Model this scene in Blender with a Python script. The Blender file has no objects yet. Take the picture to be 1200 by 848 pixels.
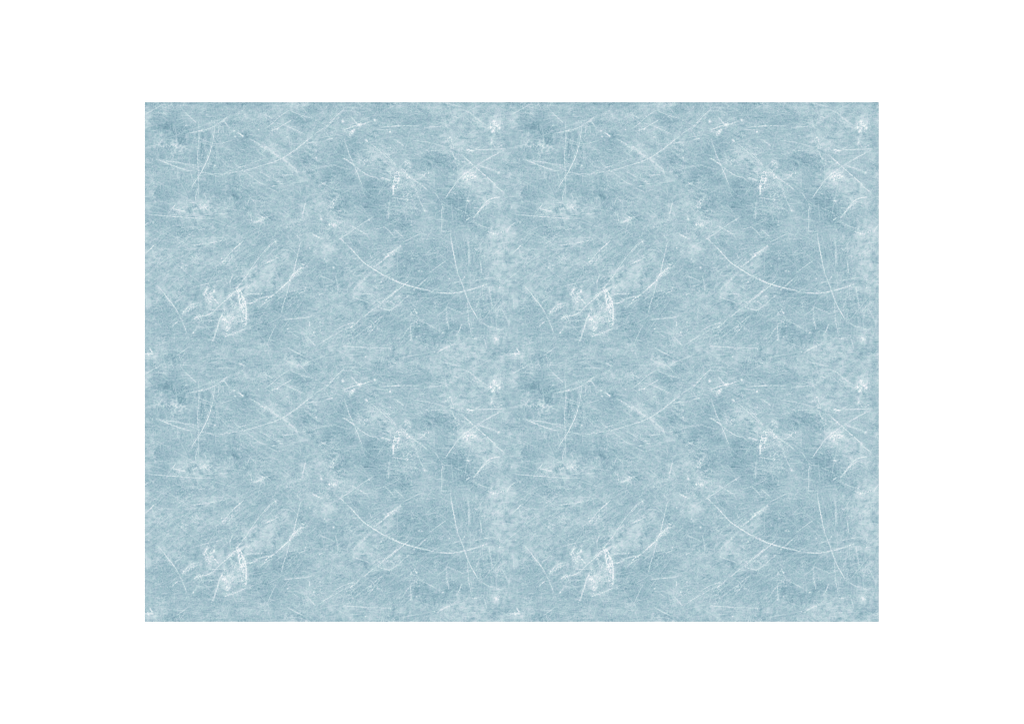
import bpy, bmesh, math
import numpy as np

# ------------------------------------------------------------------ scale
# the printed repeat is 430 x 304 units; two by two repeats make the sheet
TU, TV = 430.0, 304.0
SHEET_W = 0.594                         # metres, the sheet keeps the 1 : 1.414 paper proportion
UNIT = SHEET_W / 860.0
SHEET_H = 608.0 * UNIT
THICK = 0.0016
S = 2.0                                 # samples of the print per unit
NU, NV = int(TU * S), int(TV * S)
rng = np.random.default_rng(11)

# ------------------------------------------------------------------ noise, all of it repeating with the print
KX = np.fft.fftfreq(NU, 1.0 / NU) / TU
KY = np.fft.fftfreq(NV, 1.0 / NV) / TV
KX, KY = np.meshgrid(KX, KY)
KR = np.sqrt(KX ** 2 + KY ** 2) + 1e-9

def shape(filt, seed):
    r = np.random.default_rng(seed)
    f = np.fft.fft2(r.standard_normal((NV, NU))) * filt
    f[0, 0] = 0
    a = np.real(np.fft.ifft2(f))
    return a / a.std()

def fractal(lo, hi, slope, seed):
    return shape(np.where((KR > 1.0 / hi) & (KR < 1.0 / lo), KR ** (-slope), 0.0), seed)

def band(wave, width, seed):
    return shape(np.exp(-((np.log(KR * wave)) / width) ** 2), seed)

def streak(angle, length, width, seed):
    # fine parallel brushing along one direction (degrees, clockwise on the sheet)
    a = math.radians(angle)
    ka = KX * math.cos(a) + KY * math.sin(a)
    kb = -KX * math.sin(a) + KY * math.cos(a)
    return shape(np.exp(-(ka * length) ** 2) * np.exp(-((np.abs(kb) * width - 0.35) / 0.28) ** 2), seed)

# ------------------------------------------------------------------ the traced print
X0, Y0 = 170.0, 120.0
CROP = {'A': (160, 110), 'B': (310, 110), 'C': (450, 110), 'D': (160, 215), 'E': (310, 215),
        'F': (450, 215), 'G': (160, 320), 'H': (310, 320), 'I': (450, 320)}

def uv(c, x, y):
    if c == 'O':
        k = 450.0 / 1174.0
        return 160 + x * k - X0, 110 + y * k - Y0
    o = CROP[c]
    return o[0] + x / 7.5 - X0, o[1] + y / 7.5 - Y0

def grid_patch(cu, cv, ru, rv):
    i0, i1 = int(math.floor((cu - ru) * S)), int(math.ceil((cu + ru) * S)) + 1
    j0, j1 = int(math.floor((cv - rv) * S)), int(math.ceil((cv + rv) * S)) + 1
    ii, jj = np.arange(i0, i1), np.arange(j0, j1)
    gu, gv = np.meshgrid(ii / S, jj / S)
    return ii, jj, gu, gv

def blob(A, cu, cv, ru, rv, ang, amp):
    r = max(ru, rv) * 2.6
    ii, jj, gu, gv = grid_patch(cu, cv, r, r)
    a = math.radians(ang)
    du, dv = gu - cu, gv - cv
    p = (du * math.cos(a) + dv * math.sin(a)) / ru
    q = (-du * math.sin(a) + dv * math.cos(a)) / rv
    g = amp * np.exp(-(p * p + q * q))
    np.add.at(A, np.ix_(jj % A.shape[0], ii % A.shape[1]), g)

def smooth_line(pts, step=2.0):
    p = np.array(pts, float)
    if len(p) == 2:
        n = max(2, int(np.hypot(*(p[1] - p[0])) / step) + 1)
        t = np.linspace(0, 1, n)[:, None]
        return p[0] * (1 - t) + p[1] * t
    q = np.vstack([2 * p[0] - p[1], p, 2 * p[-1] - p[-2]])
    out = []
    for i in range(1, len(q) - 2):
        n = max(1, int(np.hypot(*(q[i + 1] - q[i])) / step))
        for k in range(n):
            t = k / n
            out.append(0.5 * ((2 * q[i]) + (q[i + 1] - q[i - 1]) * t + (2 * q[i - 1] - 5 * q[i] + 4 * q[i + 1] - q[i + 2]) * t * t
                              + (3 * q[i] - q[i - 1] - 3 * q[i + 1] + q[i + 2]) * t ** 3))
    out.append(q[-2])
    return np.array(out)

def line(A, pts, amp, w, r, taper=0.18, ragged=0.28, wobble=0.2):
    p = smooth_line(pts)
    n = len(p)
    p = p + r.normal(0, wobble, p.shape) * min(1.0, w)
    t = np.linspace(0, 1, n)
    k = np.interp(np.arange(n), np.arange(0, n + 9, 4.5), r.uniform(1 - 2 * ragged, 1.0 + 0.6 * ragged, len(np.arange(0, n + 9, 4.5))))
    am = amp * np.clip(k, 0.05, 1.5) * np.clip(np.minimum(t, 1 - t) / taper + 0.3, 0, 1)
    for i in range(n - 1):
        a, b = p[i], p[i + 1]
        m = (a + b) / 2
        h = np.abs(b - a) / 2 + w * 2.2 + 0.6
        ii, jj, gu, gv = grid_patch(m[0], m[1], h[0], h[1])
        d = b - a
        L2 = d @ d + 1e-9
        s = np.clip(((gu - a[0]) * d[0] + (gv - a[1]) * d[1]) / L2, 0, 1)
        dist2 = (gu - a[0] - s * d[0]) ** 2 + (gv - a[1] - s * d[1]) ** 2
        g = (am[i] * (1 - s) + am[i + 1] * s) * np.exp(-dist2 / (w * w * .8))
        ix = np.ix_(jj % A.shape[0], ii % A.shape[1])
        A[ix] = np.maximum(A[ix], g)

# long skate marks: crop | strength | half width | points
MARKS = """
A .66 .7 170,575 220,590 330,635 430,668 520,685
A .4 .55 500,682 620,697 740,705 860,690 930,677
A .52 .6 900,684 1000,662 1120,625 1205,600
A .3 .6 220,585 400,610 600,690 760,740
A .3 .5 700,730 900,650 1150,560
A .35 .9 250,600 330,635 390,655 430,668
B .62 .65 0,627 80,600 170,560 240,515 320,455 370,415 430,370
B .35 1.1 250,510 320,455 380,405
B .3 .6 430,370 470,335 530,300
A .28 .5 200,575 420,615 560,630 640,638
A .62 .6 690,280 683,340 670,430 650,510 615,600 575,680 530,750 480,825
A .6 .6 655,490 640,540 615,600 575,680
A .42 .6 545,230 550,320 548,430 540,520 540,600 545,700 545,900
D .4 .6 545,0 540,50 530,80 515,165
D .6 .6 470,168 515,169
A .5 .8 440,350 520,335 600,318 660,298 720,265 760,235 830,185
A .5 .7 425,160 480,210 530,260
A .6 .9 770,240 790,265 810,295
A 1 .9 895,345 920,360 942,375
A .45 .9 990,395 1060,430 1100,460 1160,490
A .3 .5 725,290 715,400
A .3 .5 760,280 770,360
A .35 .5 540,570 560,600 590,625 650,640
A .4 .7 930,490 960,505
A .35 .8 80,180 150,140 230,100
A .35 .5 840,570 860,610 960,690 1040,750 1100,790 1160,797
A .42 .5 1080,680 1140,715 1200,755
A .3 .5 530,380 700,440 860,400
A .3 .5 430,160 390,120
B .42 .6 0,310 60,270 130,205 215,145
B .6 .6 240,155 300,180 370,205 430,214
B .6 .65 40,330 110,305 180,265 250,225
B .42 .7 0,180 70,215
B .35 .7 100,250 200,280 300,295
B .35 .9 180,280 260,310 360,360
B .27 1.5 0,450 60,510 130,550 200,600 270,660 310,735
B .5 .7 220,540 250,560
B .5 .9 540,400 610,392
B .4 .9 370,438 440,420
B .5 .6 530,300 560,270 625,205 695,138
B .4 .6 530,312 590,250 650,170
B .55 .8 690,322 760,295 820,275 880,262 940,243
B .5 .8 760,200 800,245 835,280
B .6 1.4 740,385 770,340 800,310
B .62 .65 700,395 725,470 750,540 775,595 800,650 830,730 868,825
B .55 .9 690,565 740,590 800,640
B .5 .7 800,640 870,690 930,725 1000,740
B .65 1.2 1020,735 1060,745 1110,765
B .5 .7 1040,290 1120,287 1200,280
C .45 .8 0,290 150,283 310,283
C .3 .7 390,290 560,285
B .38 .6 960,310 1090,320
B .38 .6 930,430 1000,490 1080,560 1160,640
C .4 .6 0,510 60,570 115,640
C .5 .7 105,405 145,435 185,465
B .3 .6 500,640 640,620
B .4 .9 160,715 250,712
B .42 .55 0,705 60,745 130,780 180,812
C .6 1.2 0,745 60,765
C .62 .8 150,665 210,720 280,765 330,800 390,850
C .45 .6 280,765 340,725 385,680
C .5 .8 380,670 395,695 410,720
C .4 .6 235,408 330,418 440,438 560,470
C .3 .6 400,500 560,495
C .7 1.3 720,490 760,497 800,498
C .58 .65 790,492 920,490 1070,483
C .42 .7 800,490 850,462
C .58 .7 1070,490 1000,525 900,580 820,630 730,690 660,750 600,825
F .6 .7 635,0 580,70 540,135
C .55 .75 680,530 750,595 800,640 870,700 940,760 1010,825
F .55 .75 955,0 1000,38 1050,75
C .42 .9 830,630 930,660 1020,695
C .4 .7 600,500 620,560 650,590 730,600
C .4 .9 700,140 760,170 820,215 900,275
C .5 .9 600,195 660,212
F .3 .7 60,120 150,135 220,152
F .5 .9 190,130 215,150
F .42 .6 270,40 300,110 335,190 360,235
F .6 1 345,230 380,245
F .38 .7 50,140 40,310
F .4 .7 200,110 240,65
F .36 .6 440,60 500,160 530,190 620,190
F .36 .7 620,215 680,240 745,268
F .45 .65 520,185 508,260 512,340 505,440
F .75 .9 1020,120 970,128 930,140 880,185 840,240 790,300
F .6 .7 975,148 910,170 880,200 850,230 815,275
F .6 .8 950,155 985,175
F .45 .8 710,330 770,295
F .45 .7 780,215 830,215
F .6 1.2 720,148 745,155 762,148
F .72 .7 588,440 592,490 600,540 615,620 635,720 662,830
F .35 1.1 595,510 605,570 615,620
I .6 .75 650,0 690,100 720,180 750,260 790,340 840,420
I .45 .9 700,130 725,200 745,240
I .5 .6 735,230 740,330 745,410 760,490 775,570
I .55 .9 780,575 825,575
F .28 1.2 740,480 748,600 750,720
F .45 .6 850,690 855,740 862,795
F .36 .6 0,375 60,430 100,480
F .36 .7 90,400 130,435 170,470
F .32 .6 160,520 240,480 340,430
F .32 .8 0,625 80,600 130,560 155,530
F .45 .7 1160,340 1110,380 1080,430
F .4 .7 900,420 1000,440 1060,400
F .34 .6 380,800 440,755 500,710 560,670
F .35 .6 1115,170 1125,225
E .8 1 1132,0 1134,50 1130,95
E .42 .6 1100,150 1095,220 1088,310
E .5 .8 365,160 345,230 335,310
E .6 .8 560,195 600,215
E .5 .8 590,180 610,130
E .42 .7 640,500 720,450 800,395 880,340 965,288
E .45 .7 740,365 800,390 870,430 915,450
E .7 1 420,442 470,470 520,490
E .3 .7 180,382 260,385
E .3 1 270,440 320,495
E .62 .65 320,505 300,600 275,700 252,820
H .58 .65 225,70 205,150 185,220 160,300 150,350
E .7 .7 660,478 690,500 720,530
E .72 .8 720,530 740,550 800,615 870,690 950,745 1030,795 1090,822
I .68 .8 0,15 60,50 140,85 220,110 290,130 380,150 470,170
I .7 .7 470,170 560,178 640,172 720,157
I .72 .9 720,157 800,135 870,110 920,93
E .45 1.2 950,745 1010,700 1070,650 1130,600 1200,550
H .28 1.8 920,0 880,50 830,100 770,160
E .5 .7 930,615 935,645 952,670
E .5 .8 840,735 872,718
E .5 .8 0,710 60,680 130,645
E .4 .6 0,610 60,540 115,490
E .85 1.6 230,825 290,770 340,735
H .75 1 310,0 260,28 225,60 200,85 150,130 90,185
H .6 .9 90,185 40,215 0,250
E .45 .8 320,700 372,725
E .35 .6 970,405 1060,380 1200,310
E .4 .7 1080,400 1115,435 1140,470
D .7 .8 310,225 360,230 440,250
D .55 .65 100,270 250,285 400,295 530,305 655,308
D .4 .7 600,273 720,268 820,258
D .55 .6 1005,245 1008,300 1017,340
D .5 1.3 1030,345 1080,325 1130,300
D .6 .8 1090,288 1130,305
D .35 .7 1130,300 1200,280
D .4 .7 350,180 320,215 280,265
D .4 .7 540,410 600,400
D .55 .65 80,615 120,580 160,535
D .42 .6 480,545 600,530 700,513 810,488
D .5 .7 945,495 910,530 860,575 800,640 740,710
D .42 .6 1200,510 1120,600 1050,690 960,815
D .4 .7 150,490 195,490
D .5 .6 500,20 480,60
D .45 .7 595,95 615,125
D .45 .6 1005,120 985,155 975,195
D .3 .5 985,100 1060,190
D .45 .7 1130,700 1200,668
G .6 .75 180,108 230,160 270,215 310,265 350,320 385,380
G .58 .75 385,380 415,450 445,530
G .42 .9 310,470 370,420
G .4 1.1 400,360 450,300 520,260
G .6 .8 700,315 760,260 810,215 870,160
G .5 .65 870,150 920,85 990,0
G .45 .8 580,382 660,350 710,310
G .42 .9 640,320 810,315
G .45 1 500,405 590,370
G .6 .8 490,530 530,490
G .52 .9 765,340 735,400 710,480 675,600
G .5 1 760,390 800,425 820,490
G .9 1 880,130 910,150 935,205 958,255 966,330 965,445
G .7 1.2 895,160 905,230 915,300
G .62 .8 965,480 900,515 790,552
G .5 1.1 590,195 630,130
G .42 1 650,180 725,275
G .5 .9 780,45 800,90
G .5 .8 850,10 820,90
G .65 1.3 980,272 1040,252 1070,225
G .5 .9 1070,225 1120,213 1200,200
G .38 .6 960,185 1120,180
G .4 .7 1090,300 1130,260 1190,228
G .35 .7 480,130 600,98 770,58
G .6 .9 120,660 140,700
G .7 1.2 80,713 140,708
G .42 .6 350,730 450,655
H .5 .7 1005,0 1060,22 1130,52 1200,85
H .5 .7 480,190 520,172
H .42 .7 310,175 375,148
H .35 .6 205,165 300,150
H .42 .7 160,412 260,400 360,390 440,370
H .6 .75 1190,125 1100,200 1030,258 985,295
H .45 .8 985,295 920,345 860,395
H .5 .7 990,290 1040,312 1100,325
H .3 .7 1100,325 1150,300 1200,265
H .38 .7 1040,375 1000,405 960,445
H .35 .7 960,445 860,510 800,560
H .36 .6 780,430 680,470 610,510
H .45 .6 700,490 620,540 540,585 460,640
H .34 .8 850,400 770,470 700,490
H .36 .6 690,640 820,648 960,655 1140,662
H .4 .7 200,650 270,690 350,730
H .42 .6 395,420 402,480
H .4 .7 390,570 430,620 460,640
H .38 .7 240,520 290,560
H .3 .6 100,460 50,560 20,640
H .38 .7 780,210 850,235 930,262
H .42 .6 840,185 955,180
H .4 .6 625,20 640,90 650,150
H .3 .6 480,15 560,50 620,75
I .6 .6 0,245 60,205 110,160 165,115 225,65
I .4 .7 245,180 200,210 110,290 50,325 0,320
I .4 .7 260,150 330,90 395,35
I .35 .8 160,570 190,520 230,470
I .5 .7 240,430 235,500 250,600
I .45 .7 280,315 260,340
I .42 .6 545,295 600,315 660,338 720,372
I .35 .7 340,425 400,455 460,490
I .45 .8 685,440 670,490 650,530
I .3 .7 550,300 555,400 575,500
I .4 .8 840,420 920,465 1040,500
I .45 1.1 470,700 500,680 550,652 640,620
I .38 .7 500,775 600,800 680,820
I .3 .6 760,75 850,55 950,38
I .4 .7 720,10 690,60 610,90
I .3 .6 790,150 795,220
I .3 .6 925,120 940,220 960,300
I .35 .6 1135,200 1145,320
I .35 .8 840,230 810,310
I .3 .7 880,560 905,660
C .3 .7 940,380 980,470 1060,440
F .3 .7 790,340 880,380 960,400
E .3 .6 40,40 110,70 190,55
"""
# crushed frost: crop | strength | x y | half extents | angle
FROST = """
A .6 290 455 75 26 5
A .3 180 415 50 22 5
A .3 220 345 60 20 0
A .55 550 425 14 45 0
A .35 1120 470 55 45 30
A .3 670 240 30 20 0
A .25 920 225 28 25 0
A .25 600 210 40 20 0
A .3 560 310 40 16 -8
B .75 830 280 24 22 0
B .5 770 335 26 34 30
B .35 690 235 20 20 0
B .4 680 410 34 18 0
B .3 570 340 50 26 0
B .25 940 340 26 36 0
B .28 930 620 90 40 25
B .25 690 660 50 36 0
B .3 740 590 40 26 35
B .3 450 260 40 110 -5
B .25 580 460 50 30 0
B .25 110 440 60 60 40
C .8 110 740 28 70 22
C .6 155 680 28 24 0
C .45 205 615 30 40 0
C .4 380 700 36 36 0
C .25 310 770 90 50 20
C .5 975 300 52 46 0
C .6 955 335 20 24 0
C .5 945 430 10 22 0
C .4 580 385 34 22 20
C .4 600 440 45 36 60
C .3 555 545 60 26 20
C .45 725 710 36 22 -15
C .3 745 745 62 40 15
C .4 790 235 46 24 -20
C .35 640 205 46 14 8
C .25 700 300 40 36 0
C .3 930 600 46 36 0
C .3 1010 690 30 16 10
C .35 880 760 22 50 -25
C .25 740 590 60 24 10
F .85 100 40 20 60 10
F .4 210 130 40 24 0
F .35 180 190 50 20 10
F .3 250 70 40 30 0
F .4 740 145 30 16 0
F .3 780 40 70 50 0
F .45 900 175 60 40 -45
F .4 810 270 40 40 -50
F .18 1000 440 70 30 -15
F .25 1110 400 50 50 -50
F .35 920 590 32 32 0
F .18 1030 680 40 90 0
F .18 990 770 50 36 0
F .4 320 770 34 16 0
F .35 100 580 60 30 -35
F .3 40 620 40 34 0
F .3 400 620 40 70 25
F .3 470 600 26 14 0
F .28 280 630 40 16 -35
F .22 350 450 30 20 0
F .25 740 640 12 120 0
E .55 605 185 40 40 0
E .35 425 205 60 40 10
E .6 505 312 16 24 0
E .55 600 355 50 22 10
E .35 520 250 40 22 30
E .35 770 190 36 26 20
E .3 600 420 80 30 0
E .3 450 570 50 40 -60
E .45 280 780 50 24 -35
E .35 340 720 40 26 0
E .25 540 560 60 50 0
E .3 1110 610 60 40 -45
E .3 1010 690 60 40 -45
E .25 570 680 70 30 0
E .3 350 300 26 30 0
E .25 830 440 60 20 15
E .2 640 500 50 30 -40
D .35 620 200 120 30 5
D .25 400 230 90 20 5
D .3 400 370 30 30 0
D .22 190 370 60 40 0
D .25 200 620 60 30 0
D .25 400 560 60 60 0
D .32 420 710 60 40 -30
D .3 540 655 50 24 0
D .35 690 770 40 60 20
D .4 800 680 60 30 -35
D .3 870 700 40 20 0
D .3 270 770 60 20 -10
D .3 640 690 30 24 -40
D .35 840 790 26 40 0
D .28 930 40 40 30 0
D .3 930 220 40 20 0
D .3 920 610 70 40 10
D .3 1080 325 60 22 -20
D .2 440 500 60 30 0
G .75 930 250 24 90 -6
G .65 945 380 26 70 4
G .5 870 170 26 30 0
G .45 840 200 40 24 -45
G .5 620 180 36 36 0
G .4 650 235 50 30 20
G .42 500 280 50 26 -25
G .4 560 370 60 18 -15
G .5 750 370 26 30 0
G .4 790 430 30 40 -30
G .42 800 520 50 22 -15
G .35 820 370 80 60 0
G .3 450 320 40 26 -50
G .3 180 250 60 70 0
G .25 130 510 30 24 0
G .25 200 520 26 20 0
G .55 110 700 40 24 0
G .3 240 770 40 40 0
G .35 1030 255 40 16 -15
G .3 1130 110 100 50 -20
G .28 1060 200 70 30 0
G .35 800 60 30 40 0
G .22 470 800 50 30 0
G .25 330 520 20 30 0
G .25 280 570 60 16 -10
H .3 130 170 60 24 -40
H .35 330 150 50 14 -20
H .3 700 150 50 40 -20
H .3 640 310 60 36 -30
H .4 940 470 26 40 20
H .3 780 460 50 40 -30
H .35 440 530 30 50 0
H .4 480 430 30 24 0
H .25 1050 260 80 30 -20
H .3 930 190 50 12 0
H .35 245 775 60 40 30
H .3 1130 790 50 36 -35
H .3 890 720 20 30 0
H .25 650 580 40 30 0
H .25 420 200 50 20 0
H .25 1040 570 60 40 0
H .3 210 480 26 20 0
H .25 540 250 40 16 0
I .4 275 350 34 44 30
I .35 280 435 22 26 0
I .3 240 530 20 60 5
I .5 1010 555 44 28 -10
I .35 1100 530 30 20 0
I .3 880 590 40 60 0
I .3 1000 350 60 70 0
I .35 130 190 26 18 0
I .35 60 250 40 30 0
I .3 450 145 40 16 0
I .35 530 660 50 16 -25
I .4 90 770 50 40 -35
I .3 500 800 60 20 8
I .3 650 740 70 26 0
I .4 310 560 30 20 0
I .3 330 240 40 26 0
I .25 850 330 40 26 0
I .3 400 50 40 26 0
I .3 470 230 30 40 0
I .3 520 530 24 20 0
"""
# flakes with a broken edge: crop | strength | outline
FLAKES = """
G .95 872,125 900,128 918,170 940,215 962,258 966,330 970,400 967,460 945,470 925,430 930,350 912,300 900,235 888,190
G .3 905,300 925,440 950,470 880,520 800,548 770,555 790,500 750,420 745,345 800,300 860,240
G .6 750,340 775,380 815,440 835,500 815,530 790,510 760,450 740,390
G .6 800,200 850,150 880,130 885,165 850,205 815,240
G .55 580,180 620,130 640,160 690,150 670,210 700,250 640,270 610,240
G .45 400,340 450,285 520,250 545,280 500,320 440,350 400,375
G .45 510,370 570,355 620,375 600,400 520,410
G .5 780,530 800,510 850,525 800,555
G .5 80,690 115,655 150,690 140,720 90,722
G .4 965,265 1000,255 1060,215 1090,215 1050,245 1000,278
C .85 80,825 88,760 108,700 140,660 165,668 172,700 140,745 125,790 125,825
F .85 80,0 128,0 128,45 110,70 92,98 80,100
C .7 150,665 180,660 225,720 245,760 205,750 175,715
C .4 180,600 225,595 240,650 200,655
C .5 340,690 380,665 410,695 415,730 380,735 345,720
C .33 130,790 170,720 260,770 340,825 130,825
F .33 130,0 330,0 330,60 240,150 190,150 120,80
C .55 700,715 740,690 800,690 830,730 800,780 730,775 700,750
C .5 920,260 960,225 1000,260 1040,300 1010,345 950,350 930,310
C .75 940,310 965,310 968,348 945,345
C .4 530,400 580,370 620,400 600,450 640,480 590,490 555,440
C .7 720,483 760,488 800,495 770,507 728,505
C .4 740,245 790,215 835,220 800,260 750,270
B .6 790,275 830,255 858,262 850,298 810,300
B .5 740,350 765,318 800,310 790,340 755,370
B .35 800,570 900,570 960,620 900,650 830,620
F .55 800,290 830,225 880,185 930,165 880,205 850,240 815,300
F .35 860,210 930,180 940,195 880,235
F .4 900,420 960,440 1050,400 1060,420 990,455 920,450
F .35 0,620 80,590 140,535 160,550 110,610 30,640
E .45 555,350 600,345 640,340 640,370 590,378 560,368
E .5 575,190 605,125 620,150 610,205 640,215 590,222
E .6 225,825 260,770 330,738 342,745 300,785 265,825
H .6 225,0 310,0 300,12 255,50 225,78 200,80
D .33 500,190 560,170 620,180 700,210 690,235 600,240 520,230
D .35 740,700 800,650 850,620 860,650 800,700 750,720
D .33 380,740 410,690 460,700 450,740 410,755
I .4 235,350 275,310 300,350 300,380 260,375 240,370
I .38 970,550 1020,530 1055,560 1000,590 965,585
I .4 60,790 100,745 130,740 110,800 70,815
H .35 900,490 950,455 970,480 940,520 910,520
A .4 215,455 280,430 330,450 420,455 410,475 300,480 230,475
A .4 1070,450 1130,440 1185,490 1150,510 1090,490
"""
# broad tone of the print: x y | half extents | angle | amount (light +, dark -)
TONE = """
105 155 60 17 3 .34
190 350 75 24 2 .22
435 195 60 16 38 .14
540 150 26 34 0 .14
430 75 30 22 -30 .08
340 70 30 16 0 .07
745 215 70 18 25 .16
960 150 40 20 25 .16
1090 95 30 26 0 .26
1022 252 28 22 0 .3
1065 300 50 36 0 .12
885 255 45 22 0 .12
545 345 28 20 0 .2
600 392 36 18 0 .15
1090 425 46 26 -20 .1
1110 490 30 60 0 .1
1105 590 30 50 0 .06
590 470 46 34 0 .14
735 535 85 20 -42 .16
390 565 90 40 -30 .16
290 670 45 45 0 .2
195 640 50 40 -30 .14
80 610 34 34 0 .14
120 520 90 50 -20 .1
520 740 50 22 0 .08
690 625 70 26 0 .1
620 790 70 22 0 .1
1110 745 34 18 0 .2
990 765 60 22 0 .12
40 790 20 20 0 .22
490 820 40 22 0 .18
780 820 44 22 -20 .16
1040 805 90 18 0 .12
35 300 12 400 0 .12
1122 420 28 300 0 .10
104 380 40 300 0 -.075
600 778 700 16 0 .05
260 440 90 24 -8 .08
180 60 60 14 -12 .08
990 80 60 24 20 .12
920 50 60 16 0 .04
660 330 20 16 0 .06
370 320 60 20 15 .06
500 260 50 30 20 .08
430 380 60 18 -5 .06
90 30 70 10 0 .06
60 180 16 12 0 .05
90 100 54 30 0 -.2
150 130 30 14 -10 -.22
150 62 40 14 0 -.1
75 172 50 12 0 -.16
195 185 50 34 0 -.16
330 155 40 30 10 -.14
315 200 60 18 0 -.08
520 200 46 24 0 -.14
655 165 36 26 0 -.2
690 272 46 20 10 -.2
640 335 46 18 0 -.24
725 335 60 42 0 -.18
620 235 40 22 0 -.14
300 312 80 20 5 -.22
200 290 40 18 0 -.16
60 300 40 30 0 -.1
40 390 24 22 0 -.2
760 130 50 16 5 -.08
860 85 60 20 0 -.12
720 60 46 18 0 -.12
500 70 40 20 0 -.06
905 205 70 18 5 -.16
930 300 50 26 0 -.12
990 345 66 34 10 -.2
1000 385 50 22 0 -.14
1155 190 18 60 0 -.14
800 400 60 30 10 -.18
850 500 80 50 0 -.16
910 450 50 22 0 -.1
1000 480 30 40 0 -.1
1060 500 20 30 0 -.12
940 640 70 26 0 -.16
860 725 60 26 0 -.26
800 690 50 26 -20 -.14
975 725 60 26 0 -.18
1070 680 40 34 0 -.1
400 655 60 20 -15 -.2
440 700 60 30 0 -.14
500 612 40 18 -20 -.18
100 720 56 20 -10 -.14
240 760 90 18 0 -.1
390 745 80 22 0 -.12
90 665 50 26 0 -.1
600 535 46 24 0 -.14
590 787 18 14 0 -.24
225 690 34 10 -20 -.18
1160 775 20 24 0 -.2
500 560 50 14 0 -.1
340 430 60 20 0 -.08
190 420 60 16 0 -.1
330 640 40 16 -20 -.12
60 560 40 20 0 -.06
700 700 70 24 -20 -.06
780 600 50 22 0 -.08
880 580 40 30 0 -.1
130 810 50 18 0 -.16
450 790 60 14 0 -.08
880 800 60 14 0 -.06
350 500 60 18 -20 -.06
690 470 40 20 20 -.04
1140 690 20 40 0 -.08
"""
# small bright chips: crop | x y | radius
CHIPS = """
A 860 325 1.2
A 868 376 1.0
A 935 372 1.1
A 660 240 .8
A 685 250 .8
A 412 98 .8
A 1075 315 .9
A 770 240 1
A 575 322 1
A 190 240 .6
A 435 280 .9
A 690 630 1
B 115 310 1.3
B 455 560 1.0
B 200 380 .8
B 970 232 1.9
B 1105 335 1.0
B 895 408 1.3
B 905 418 .9
B 835 275 2
B 690 243 1.6
B 1145 760 .9
C 55 335 1.0
C 955 330 1.7
C 1015 300 1.8
C 945 430 1.5
C 580 385 1.3
C 210 740 .9
C 165 170 .6
C 740 490 1.3
C 730 715 1.2
C 425 368 .7
C 760 603 1
C 1010 690 1
F 85 90 1
F 360 240 1
F 740 152 1
F 240 365 1
F 180 722 .8
F 335 772 .9
F 310 770 .9
F 75 600 .9
F 145 550 .9
F 20 640 .9
F 1005 15 .7
E 608 738 1.4
E 500 312 1.3
E 620 358 1.3
E 570 360 1.1
E 100 512 1
E 400 565 1
E 585 210 1
E 530 665 .7
E 925 322 .9
E 1125 625 1
D 910 530 1
D 1110 295 1
D 670 520 .7
D 130 575 .9
D 400 740 .9
D 750 660 .9
D 585 435 .6
D 545 655 .7
G 962 445 1.1
G 595 188 1.1
G 500 525 1
G 785 555 .9
G 670 590 .8
G 750 375 1.2
G 775 415 1.1
G 120 665 .8
G 700 320 .8
G 860 190 1
G 890 125 1
G 425 205 .6
H 1028 78 1.1
H 770 470 1
H 435 520 1
H 490 430 .9
H 205 490 1
H 225 65 1
H 950 500 1
H 890 735 1
H 930 470 .9
H 585 440 .7
H 485 190 .8
H 545 820 .7
H 60 210 1
H 780 575 .8
I 575 50 1
I 1018 126 1.0
I 445 690 .8
I 235 585 .8
I 520 520 1
I 615 415 .7
I 135 200 .9
I 290 350 1
I 285 430 .9
I 310 465 .8
I 290 560 .9
I 90 790 1
I 985 570 1.2
I 210 210 .8
I 1160 65 .7
I 60 665 .7
I 365 650 .6
"""
# the few scrapes that only cross the middle joint of the print (sheet coordinates of the photo grid)
JOINT = """
.95 1.0 280,425.5 284,427 287,428.6
.7 1.1 274.5,422.8 275.5,423.2
.6 .9 276,430.2 277,430.3
.4 .7 248,424 256,425 264,428.5
.45 .8 331,419.5 339,424.5 352,432
.5 1 340,424 350,428 356,431
.42 .7 356,426 364,423 370,420.5 384,415
.8 1 370.5,421 372,420.8
.42 .6 276,431 262,431 254,431.5
.4 .6 645,424 644,431
.4 .7 653,426 662,424
.35 .6 664,420 662,440 663,455
"""

def rows(txt):
    return [l.split() for l in txt.strip().splitlines()]

mark = np.zeros((NV, NU))
for r in rows(MARKS):
    pts = [uv(r[0], *map(float, q.split(','))) for q in r[3:]]
    line(mark, pts, .16 + .76 * float(r[1]), float(r[2]), rng, ragged=.17, wobble=.11)
    p = np.array(pts)
    if np.hypot(*(p[-1] - p[0])) > 18 and rng.random() < .7:      # the second edge of the blade
        d = p[-1] - p[0]; d = np.array([-d[1], d[0]]) / np.hypot(*d)
        cut = slice(0, max(2, len(pts) - 1)) if rng.random() < .5 else slice(min(1, len(pts) - 2), None)
        line(mark, list((p + d * rng.choice([-1, 1]) * rng.uniform(1.1, 2.2))[cut]), float(r[1]) * rng.uniform(.3, .6), .45, rng, ragged=.5)

frost = np.zeros((NV, NU))
for r in rows(FROST):
    f = list(map(float, r[1:]))
    cu, cv = uv(r[0], f[1], f[2])
    blob(frost, cu, cv, f[3] / 7.5, f[4] / 7.5, f[5], f[0])

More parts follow.
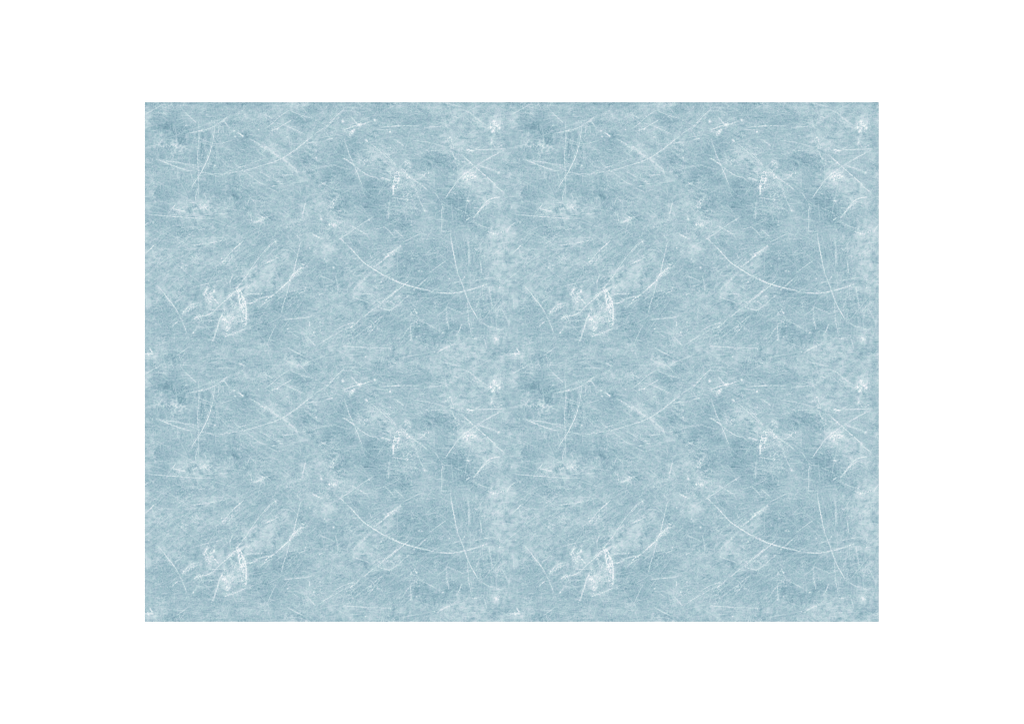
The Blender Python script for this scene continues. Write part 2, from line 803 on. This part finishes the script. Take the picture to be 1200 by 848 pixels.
flake = np.zeros((NV, NU))
for r in rows(FLAKES):
    pts = np.array([uv(r[0], *map(float, q.split(','))) for q in r[2:]])
    c = (pts.min(0) + pts.max(0)) / 2; h = (pts.max(0) - pts.min(0)) / 2 + 3
    ii, jj, gu, gv = grid_patch(c[0], c[1], h[0], h[1])
    inside = np.zeros(gu.shape, bool); near = np.full(gu.shape, 1e9)
    for k in range(len(pts)):
        p, q = pts[k], pts[(k + 1) % len(pts)]
        if p[1] != q[1]:
            inside ^= ((p[1] > gv) != (q[1] > gv)) & (gu < (q[0] - p[0]) * (gv - p[1]) / (q[1] - p[1]) + p[0])
        d = q - p; t = np.clip(((gu - p[0]) * d[0] + (gv - p[1]) * d[1]) / (d @ d + 1e-9), 0, 1)
        near = np.minimum(near, np.hypot(gu - p[0] - t * d[0], gv - p[1] - t * d[1]))
    g = float(r[1]) * np.clip(.5 + np.where(inside, near, -near) / 1.4, 0, 1)
    ix = np.ix_(jj % NV, ii % NU)
    flake[ix] = np.maximum(flake[ix], g)

tone = np.zeros((NV, NU))
for r in rows(TONE):
    f = list(map(float, r))
    cu, cv = uv('O', f[0], f[1])
    k = 450.0 / 1174.0
    blob(tone, cu, cv, f[2] * k, f[3] * k, f[4], f[5])

chip = np.zeros((NV, NU))
for r in rows(CHIPS):
    cu, cv = uv(r[0], float(r[1]), float(r[2]))
    rad = float(r[3])
    blob(chip, cu, cv, rad * rng.uniform(.8, 1.15), rad * rng.uniform(.75, 1.0), rng.uniform(0, 180), 0.68 * min(1.2, rad) ** .5)

# hair scratches between the traced ones: countless, short, following the brushing of each area
hair = np.zeros((NV, NU))
dark = np.zeros((NV, NU))
def direction(u, v, r):
    x, y = (u + 10) * 2.609, (v + 10) * 2.609
    c = r.random()
    if 40 < x < 560 and 380 < y < 700 and c < .6:
        return r.normal(-34, 14)
    if 620 < x < 1000 and 480 < y < 780 and c < .55:
        return r.normal(-34, 12)
    if 960 < x < 1160 and 360 < y < 760 and c < .5:
        return r.normal(84, 10)
    if 250 < x < 700 and 120 < y < 400 and c < .55:
        return r.normal(27, 12)
    if 650 < x < 1100 and 80 < y < 330 and c < .5:
        return r.normal(18, 14)
    if 60 < x < 330 and 100 < y < 330 and c < .4:
        return r.normal(90, 14)
    if c > .82:
        return r.uniform(0, 180)
    return r.normal(-2, 7)
hr = np.random.default_rng(5)
for n in range(5200):
    u, v = hr.uniform(0, TU), hr.uniform(0, TV)
    a = math.radians(direction(u, v, hr))
    L = min(60, 2.5 + hr.exponential(7))
    bend = hr.normal(0, .06) * L
    d = np.array([math.cos(a), math.sin(a)])
    q = np.array([-d[1], d[0]])
    c = np.array([u, v])
    pts = [c - d * L / 2, c + q * bend, c + d * L / 2]
    tgt = hair if hr.random() < .66 else dark
    line(tgt, pts, hr.uniform(.1, .46) * (1 if L < 20 else .7), hr.uniform(.5, .8), hr, wobble=.15)
for n in range(520):                     # long hairlines from blades, crossing everything
    c = np.array([hr.uniform(0, TU), hr.uniform(0, TV)])
    a = math.radians(hr.choice([hr.normal(-36, 16), hr.normal(28, 14), hr.normal(-3, 9), hr.normal(86, 14), hr.uniform(0, 180)], p=[.3, .26, .2, .12, .12]))
    L = 25 + hr.exponential(38)
    d = np.array([math.cos(a), math.sin(a)]); q = np.array([-d[1], d[0]])
    line(hair, [c - d * L / 2, c + q * hr.normal(0, .05) * L, c + d * L / 2], hr.uniform(.12, .38), hr.uniform(.5, .7), hr, ragged=.45, wobble=.2)

# crushed patches are built of short bent fibres as well
fibre = np.zeros((NV, NU))
fr = np.random.default_rng(9)
for r in rows(FROST):
    f = list(map(float, r[1:]))
    cu, cv = uv(r[0], f[1], f[2])
    ru, rv = f[3] / 7.5, f[4] / 7.5
    a0 = math.radians(f[5])
    base = f[5] if ru >= rv else f[5] + 90
    for n in range(int(4 + ru * rv * .2 * (.4 + f[0]))):
        t_, h_ = fr.uniform(0, 2 * math.pi), 1.1 * math.sqrt(fr.random()); p, q = h_ * math.cos(t_) * ru, h_ * math.sin(t_) * rv
        c = np.array([cu + p * math.cos(a0) - q * math.sin(a0), cv + p * math.sin(a0) + q * math.cos(a0)])
        a = math.radians(base + fr.normal(0, 50))
        L = 1.0 + fr.exponential(1.9)
        d = np.array([math.cos(a), math.sin(a)]); k = np.array([-d[1], d[0]])
        line(fibre, [c - d * L / 2, c + k * fr.normal(0, .18) * L, c + d * L / 2], f[0] * fr.uniform(.3, 1.0), fr.uniform(.4, .7), fr, wobble=.15)

# ------------------------------------------------------------------ put the print together
fine = band(2.3, .45, 1)
grit = band(3.6, .5, 2)
mid = fractal(5, 45, 1.0, 3)
cloud = fractal(14, 120, 1.3, 4)
hor = streak(-2, 16, 2.2, 6)
hor2 = streak(4, 34, 4.0, 7)
dia = streak(-33, 15, 2.4, 8)
dib = streak(26, 15, 2.4, 9)
ver = streak(88, 13, 2.2, 10)
yy, xx = np.meshgrid((np.arange(NV) / S + 10) * 2.609, (np.arange(NU) / S + 10) * 2.609, indexing='ij')
def zone(x, y, rx, ry):
    return np.exp(-((xx - x) / rx) ** 2 - ((yy - y) / ry) ** 2)
m_dia = np.clip(zone(290, 560, 260, 180) + zone(800, 650, 220, 120), 0, 1)
m_dib = np.clip(zone(480, 260, 240, 120) + zone(860, 190, 240, 110), 0, 1)
m_ver = np.clip(zone(1060, 560, 90, 180) + zone(200, 200, 120, 110) + zone(860, 740, 120, 60), 0, 1)
patchy = np.clip(0.75 + 0.45 * fractal(20, 90, 1.0, 12), .15, 1.7)
calm = 1 - 0.55 * np.clip(np.exp(-((xx - 1158) / 18) ** 2) + np.exp(-((xx - 34) / 14) ** 2), 0, 1)

def ridge(wave, width, sharp, seed):
    n = band(wave, width, seed)
    r = np.exp(-(n / sharp) ** 2)
    return (r - r.mean()) / r.std()
def warp(A, amount, seed):
    dx = amount * (fractal(9, 50, 1.0, seed) + .5 * band(6, .5, seed + 1))
    dy = amount * (fractal(9, 50, 1.0, seed + 2) + .5 * band(6, .5, seed + 3))
    j, i = np.meshgrid(np.arange(NV), np.arange(NU), indexing='ij')
    return A[np.round(j + dy * S).astype(int) % NV, np.round(i + dx * S).astype(int) % NU]
thread = ridge(13, .5, .16, 21)
cell = ridge(7.5, .45, .22, 22)
crack = ridge(4.6, .4, .3, 23)
tone_w = warp(tone, 3.2, 30)
frost_w = np.clip(warp(frost, 1.6, 40), 0, 1)

curl = np.clip(ridge(5.5, .4, .2, 24), 0, None) * np.clip(fractal(6, 40, .8, 25) - .1, 0, 2)
value = 0.440 + 0.84 * tone_w * (1 + .5 * mid) + 0.024 * cloud + 0.038 * mid
value += calm * (0.020 * fine + 0.034 * grit + patchy * (0.016 * hor + 0.006 * hor2 + 0.034 * m_dia * dia + 0.026 * m_dib * dib + 0.030 * m_ver * ver))
value += calm * np.clip(patchy - .2, 0, 2) * (0.026 * thread + 0.036 * cell + 0.026 * crack + 0.085 * curl)
crumb = np.clip(0.06 + 0.22 * crack + 0.30 * cell + 0.16 * grit + 0.06 * fine + 0.14 * mid, -.14, 1.3)
value += np.clip(frost_w * .6, 0, .42) * (0.07 + 0.62 * crumb)
value = np.where(value > .62, .62 + (value - .62) * .52, value)
value += warp(flake, .5, 50) * (0.08 + 0.58 * np.clip(crumb, -.22, .9))
worn = np.clip(shape(np.exp(-((np.log(KR * 9)) / .5) ** 2), 61) * .7 + .6 * dia * m_dia + .5 * hor - 1.15, 0, 2)
value -= 0.075 * worn * calm
value += 0.92 * hair * (1 - value) - 0.40 * dark
value += 0.85 * np.clip(fibre, 0, 1) * (1 - value)
grain = np.clip(1.0 + 0.10 * fine + 0.20 * grit, .4, 1.5)
value += np.clip(mark * grain * 1.24, 0, 1) * np.clip(1 - value, .15, 1)
value += chip * np.clip(1.06 - value, 0, 1) * 1.15

full = np.tile(value, (2, 2))
# the print's own darker first lines under the top cut
edge = np.arange(full.shape[0]) / S
along = .6 + .4 * np.tile(np.tile(mid[40], 2), 1)[None, :]
full -= (np.exp(-((edge - 1.6) / 1.3) ** 2)[:, None]) * .13 * np.clip(along, .1, 1.3)
joint = np.zeros_like(full)
for r in rows(JOINT):
    for du in (0, 430):
        pts = []
        for q in r[2:]:
            a, b = map(float, q.split(','))
            pts.append((a - X0 + du, b - Y0))
        if min(p[0] for p in pts) < 855 and max(p[0] for p in pts) < 858:
            line(joint, pts, float(r[0]), float(r[1]), rng)
full += joint * np.clip(1 - full, .15, 1)
full = np.clip(full, 0, 1)

# ------------------------------------------------------------------ helpers for the scene
def lin(c):
    c = c / 255.0
    return c / 12.92 if c <= .04045 else ((c + .055) / 1.055) ** 2.4

EXPOSE = 1.30          # how much the lamps over-light a matt white; paints are measured under it

def paint(r, g, b):
    return (lin(r) / EXPOSE, lin(g) / EXPOSE, lin(b) / EXPOSE, 1)

scene = bpy.context.scene
col = scene.collection

# ------------------------------------------------------------------ materials
def material(name):
    m = bpy.data.materials.new(name)
    m.use_nodes = True
    nt = m.node_tree
    return m, nt, nt.nodes['Principled BSDF']

ice, nt, bs = material('printed_ice')
N, Lk = nt.nodes, nt.links
at = N.new('ShaderNodeAttribute'); at.attribute_name = 'wear'
tc = N.new('ShaderNodeTexCoord')
ns = N.new('ShaderNodeTexNoise'); ns.inputs['Scale'].default_value = 900; ns.inputs['Detail'].default_value = 2
Lk.new(tc.outputs['Object'], ns.inputs['Vector'])
mr = N.new('ShaderNodeMapRange')
for i, v in zip(('From Min', 'From Max', 'To Min', 'To Max'), (0.25, 0.75, -0.03, 0.03)):
    mr.inputs[i].default_value = v
Lk.new(ns.outputs['Fac'], mr.inputs['Value'])
ad = N.new('ShaderNodeMath'); ad.operation = 'ADD'
Lk.new(at.outputs['Fac'], ad.inputs[0]); Lk.new(mr.outputs['Result'], ad.inputs[1])
rp = N.new('ShaderNodeValToRGB')
stops = [(0, 104, 140, 157), (.2, 132, 168, 182), (.35, 153, 185, 197), (.5, 173, 200, 209), (.65, 192, 214, 221), (.82, 215, 229, 234), (1, 244, 249, 250)]
el = rp.color_ramp.elements
while len(el) < len(stops):
    el.new(.5)
for e, s in zip(el, stops):
    e.position = s[0]; e.color = paint(*s[1:])
Lk.new(ad.outputs[0], rp.inputs['Fac'])
# faint drift of the ink between greener and more violet blue
hn = N.new('ShaderNodeTexNoise'); hn.inputs['Scale'].default_value = 420; hn.inputs['Detail'].default_value = 1
Lk.new(tc.outputs['Object'], hn.inputs['Vector'])
hr_ = N.new('ShaderNodeValToRGB')
hr_.color_ramp.elements[0].position = .3; hr_.color_ramp.elements[0].color = (.965, 1.008, .99, 1)
hr_.color_ramp.elements[1].position = .7; hr_.color_ramp.elements[1].color = (1.03, .99, 1.012, 1)
Lk.new(hn.outputs['Fac'], hr_.inputs['Fac'])
mx = N.new('ShaderNodeMix'); mx.data_type = 'RGBA'; mx.blend_type = 'MULTIPLY'; mx.inputs[0].default_value = 1
Lk.new(rp.outputs['Color'], mx.inputs[6]); Lk.new(hr_.outputs['Color'], mx.inputs[7])
Lk.new(mx.outputs[2], bs.inputs['Base Color'])
bs.inputs['Roughness'].default_value = .85
bs.inputs['Specular IOR Level'].default_value = .08

core, nt, bs = material('white_core')
bs.inputs['Base Color'].default_value = (.72, .76, .78, 1)
bs.inputs['Roughness'].default_value = .8

white, nt, bs = material('white_paper')
N, Lk = nt.nodes, nt.links
tc = N.new('ShaderNodeTexCoord')
ns = N.new('ShaderNodeTexNoise'); ns.inputs['Scale'].default_value = 60
Lk.new(tc.outputs['Object'], ns.inputs['Vector'])
rp = N.new('ShaderNodeValToRGB')
rp.color_ramp.elements[0].color = (.86, .86, .86, 1); rp.color_ramp.elements[1].color = (.88, .88, .88, 1)
Lk.new(ns.outputs['Fac'], rp.inputs['Fac'])
Lk.new(rp.outputs['Color'], bs.inputs['Base Color'])
bs.inputs['Roughness'].default_value = .9
bs.inputs['Specular IOR Level'].default_value = .05

# ------------------------------------------------------------------ the white ground it lies on
bm = bmesh.new()
bmesh.ops.create_grid(bm, x_segments=8, y_segments=8, size=3.0)
me = bpy.data.meshes.new('ground'); bm.to_mesh(me); bm.free()
me.materials.append(white)
ground = bpy.data.objects.new('ground', me); col.objects.link(ground)
ground['kind'] = 'structure'
ground['label'] = 'plain bright white surface all round the blue sheet'

# ------------------------------------------------------------------ the sheet
sheet = bpy.data.objects.new('ice_sheet', None); col.objects.link(sheet)
sheet.empty_display_size = .05
sheet['label'] = 'large rectangular pale blue sheet printed with scratched frosty ice, flat on white'
sheet['category'] = 'printed mat'

# printed face: a fine grid that carries the print as a value per point, corners square, edge turned down a hair
GX, GY = int(860 * S), int(608 * S)
px, py = np.meshgrid(np.linspace(0, 1, GX + 1), np.linspace(0, 1, GY + 1))
wear = np.pad(full, ((0, 1), (0, 1)), mode='edge')
z = np.full(px.shape, THICK)
drop = np.zeros(px.shape)
drop[0, :] = drop[-1, :] = 1; drop[:, 0] = drop[:, -1] = 1
z -= drop * 0.00025
co = np.stack([(px - .5) * SHEET_W, (.5 - py) * SHEET_H, z], -1).reshape(-1, 3)
ids = np.arange((GX + 1) * (GY + 1)).reshape(GY + 1, GX + 1)
quads = np.stack([ids[1:, :-1], ids[1:, 1:], ids[:-1, 1:], ids[:-1, :-1]], -1).reshape(-1, 4)
me = bpy.data.meshes.new('printed_face')
me.vertices.add(len(co)); me.vertices.foreach_set('co', co.astype(np.float32).ravel())
me.loops.add(quads.size); me.loops.foreach_set('vertex_index', quads.astype(np.int32).ravel())
me.polygons.add(len(quads)); me.polygons.foreach_set('loop_start', np.arange(0, quads.size, 4, dtype=np.int32))
me.update(calc_edges=True)
a = me.attributes.new('wear', 'FLOAT', 'POINT')
a.data.foreach_set('value', wear.astype(np.float32).ravel())
me.materials.append(ice)
me.validate()
face = bpy.data.objects.new('printed_face', me); col.objects.link(face)
face.parent = sheet

# backing under the print
bm = bmesh.new()
bmesh.ops.create_cube(bm, size=1)
for v in bm.verts:
    v.co.x *= SHEET_W - .0001; v.co.y *= SHEET_H - .0001
    v.co.z = .0001 if v.co.z < 0 else THICK - .0003
me = bpy.data.meshes.new('backing'); bm.to_mesh(me); bm.free()
me.materials.append(core)
back = bpy.data.objects.new('backing', me); col.objects.link(back)
back.parent = sheet

# ------------------------------------------------------------------ light: one big softbox overhead in a white studio
w = bpy.data.worlds.new('World'); scene.world = w
w.use_nodes = True
w.node_tree.nodes['Background'].inputs[0].default_value = (1, 1, 1, 1)
w.node_tree.nodes['Background'].inputs[1].default_value = .71
la = bpy.data.lights.new('softbox', 'AREA'); la.shape = 'SQUARE'; la.size = 4.0
la.energy = 91
lo = bpy.data.objects.new('softbox', la); col.objects.link(lo)
lo.location = (0, 0, 3.2)

# ------------------------------------------------------------------ camera straight above
cd = bpy.data.cameras.new('camera'); cd.lens = 85; cd.sensor_width = 36; cd.sensor_fit = 'HORIZONTAL'
cam = bpy.data.objects.new('camera', cd); col.objects.link(cam)
frame_w = 1200 * UNIT
cam.location = (0.25 * UNIT, 0.0, THICK + frame_w * 85 / 36)
cd.clip_end = 100
scene.camera = cam

scene.view_settings.view_transform = 'Standard'
scene.view_settings.look = 'None'
scene.view_settings.exposure = 0
scene.view_settings.gamma = 1
scene.cycles.filter_width = 1.0
scene.cycles.max_bounces = 4
scene.cycles.use_denoising = False
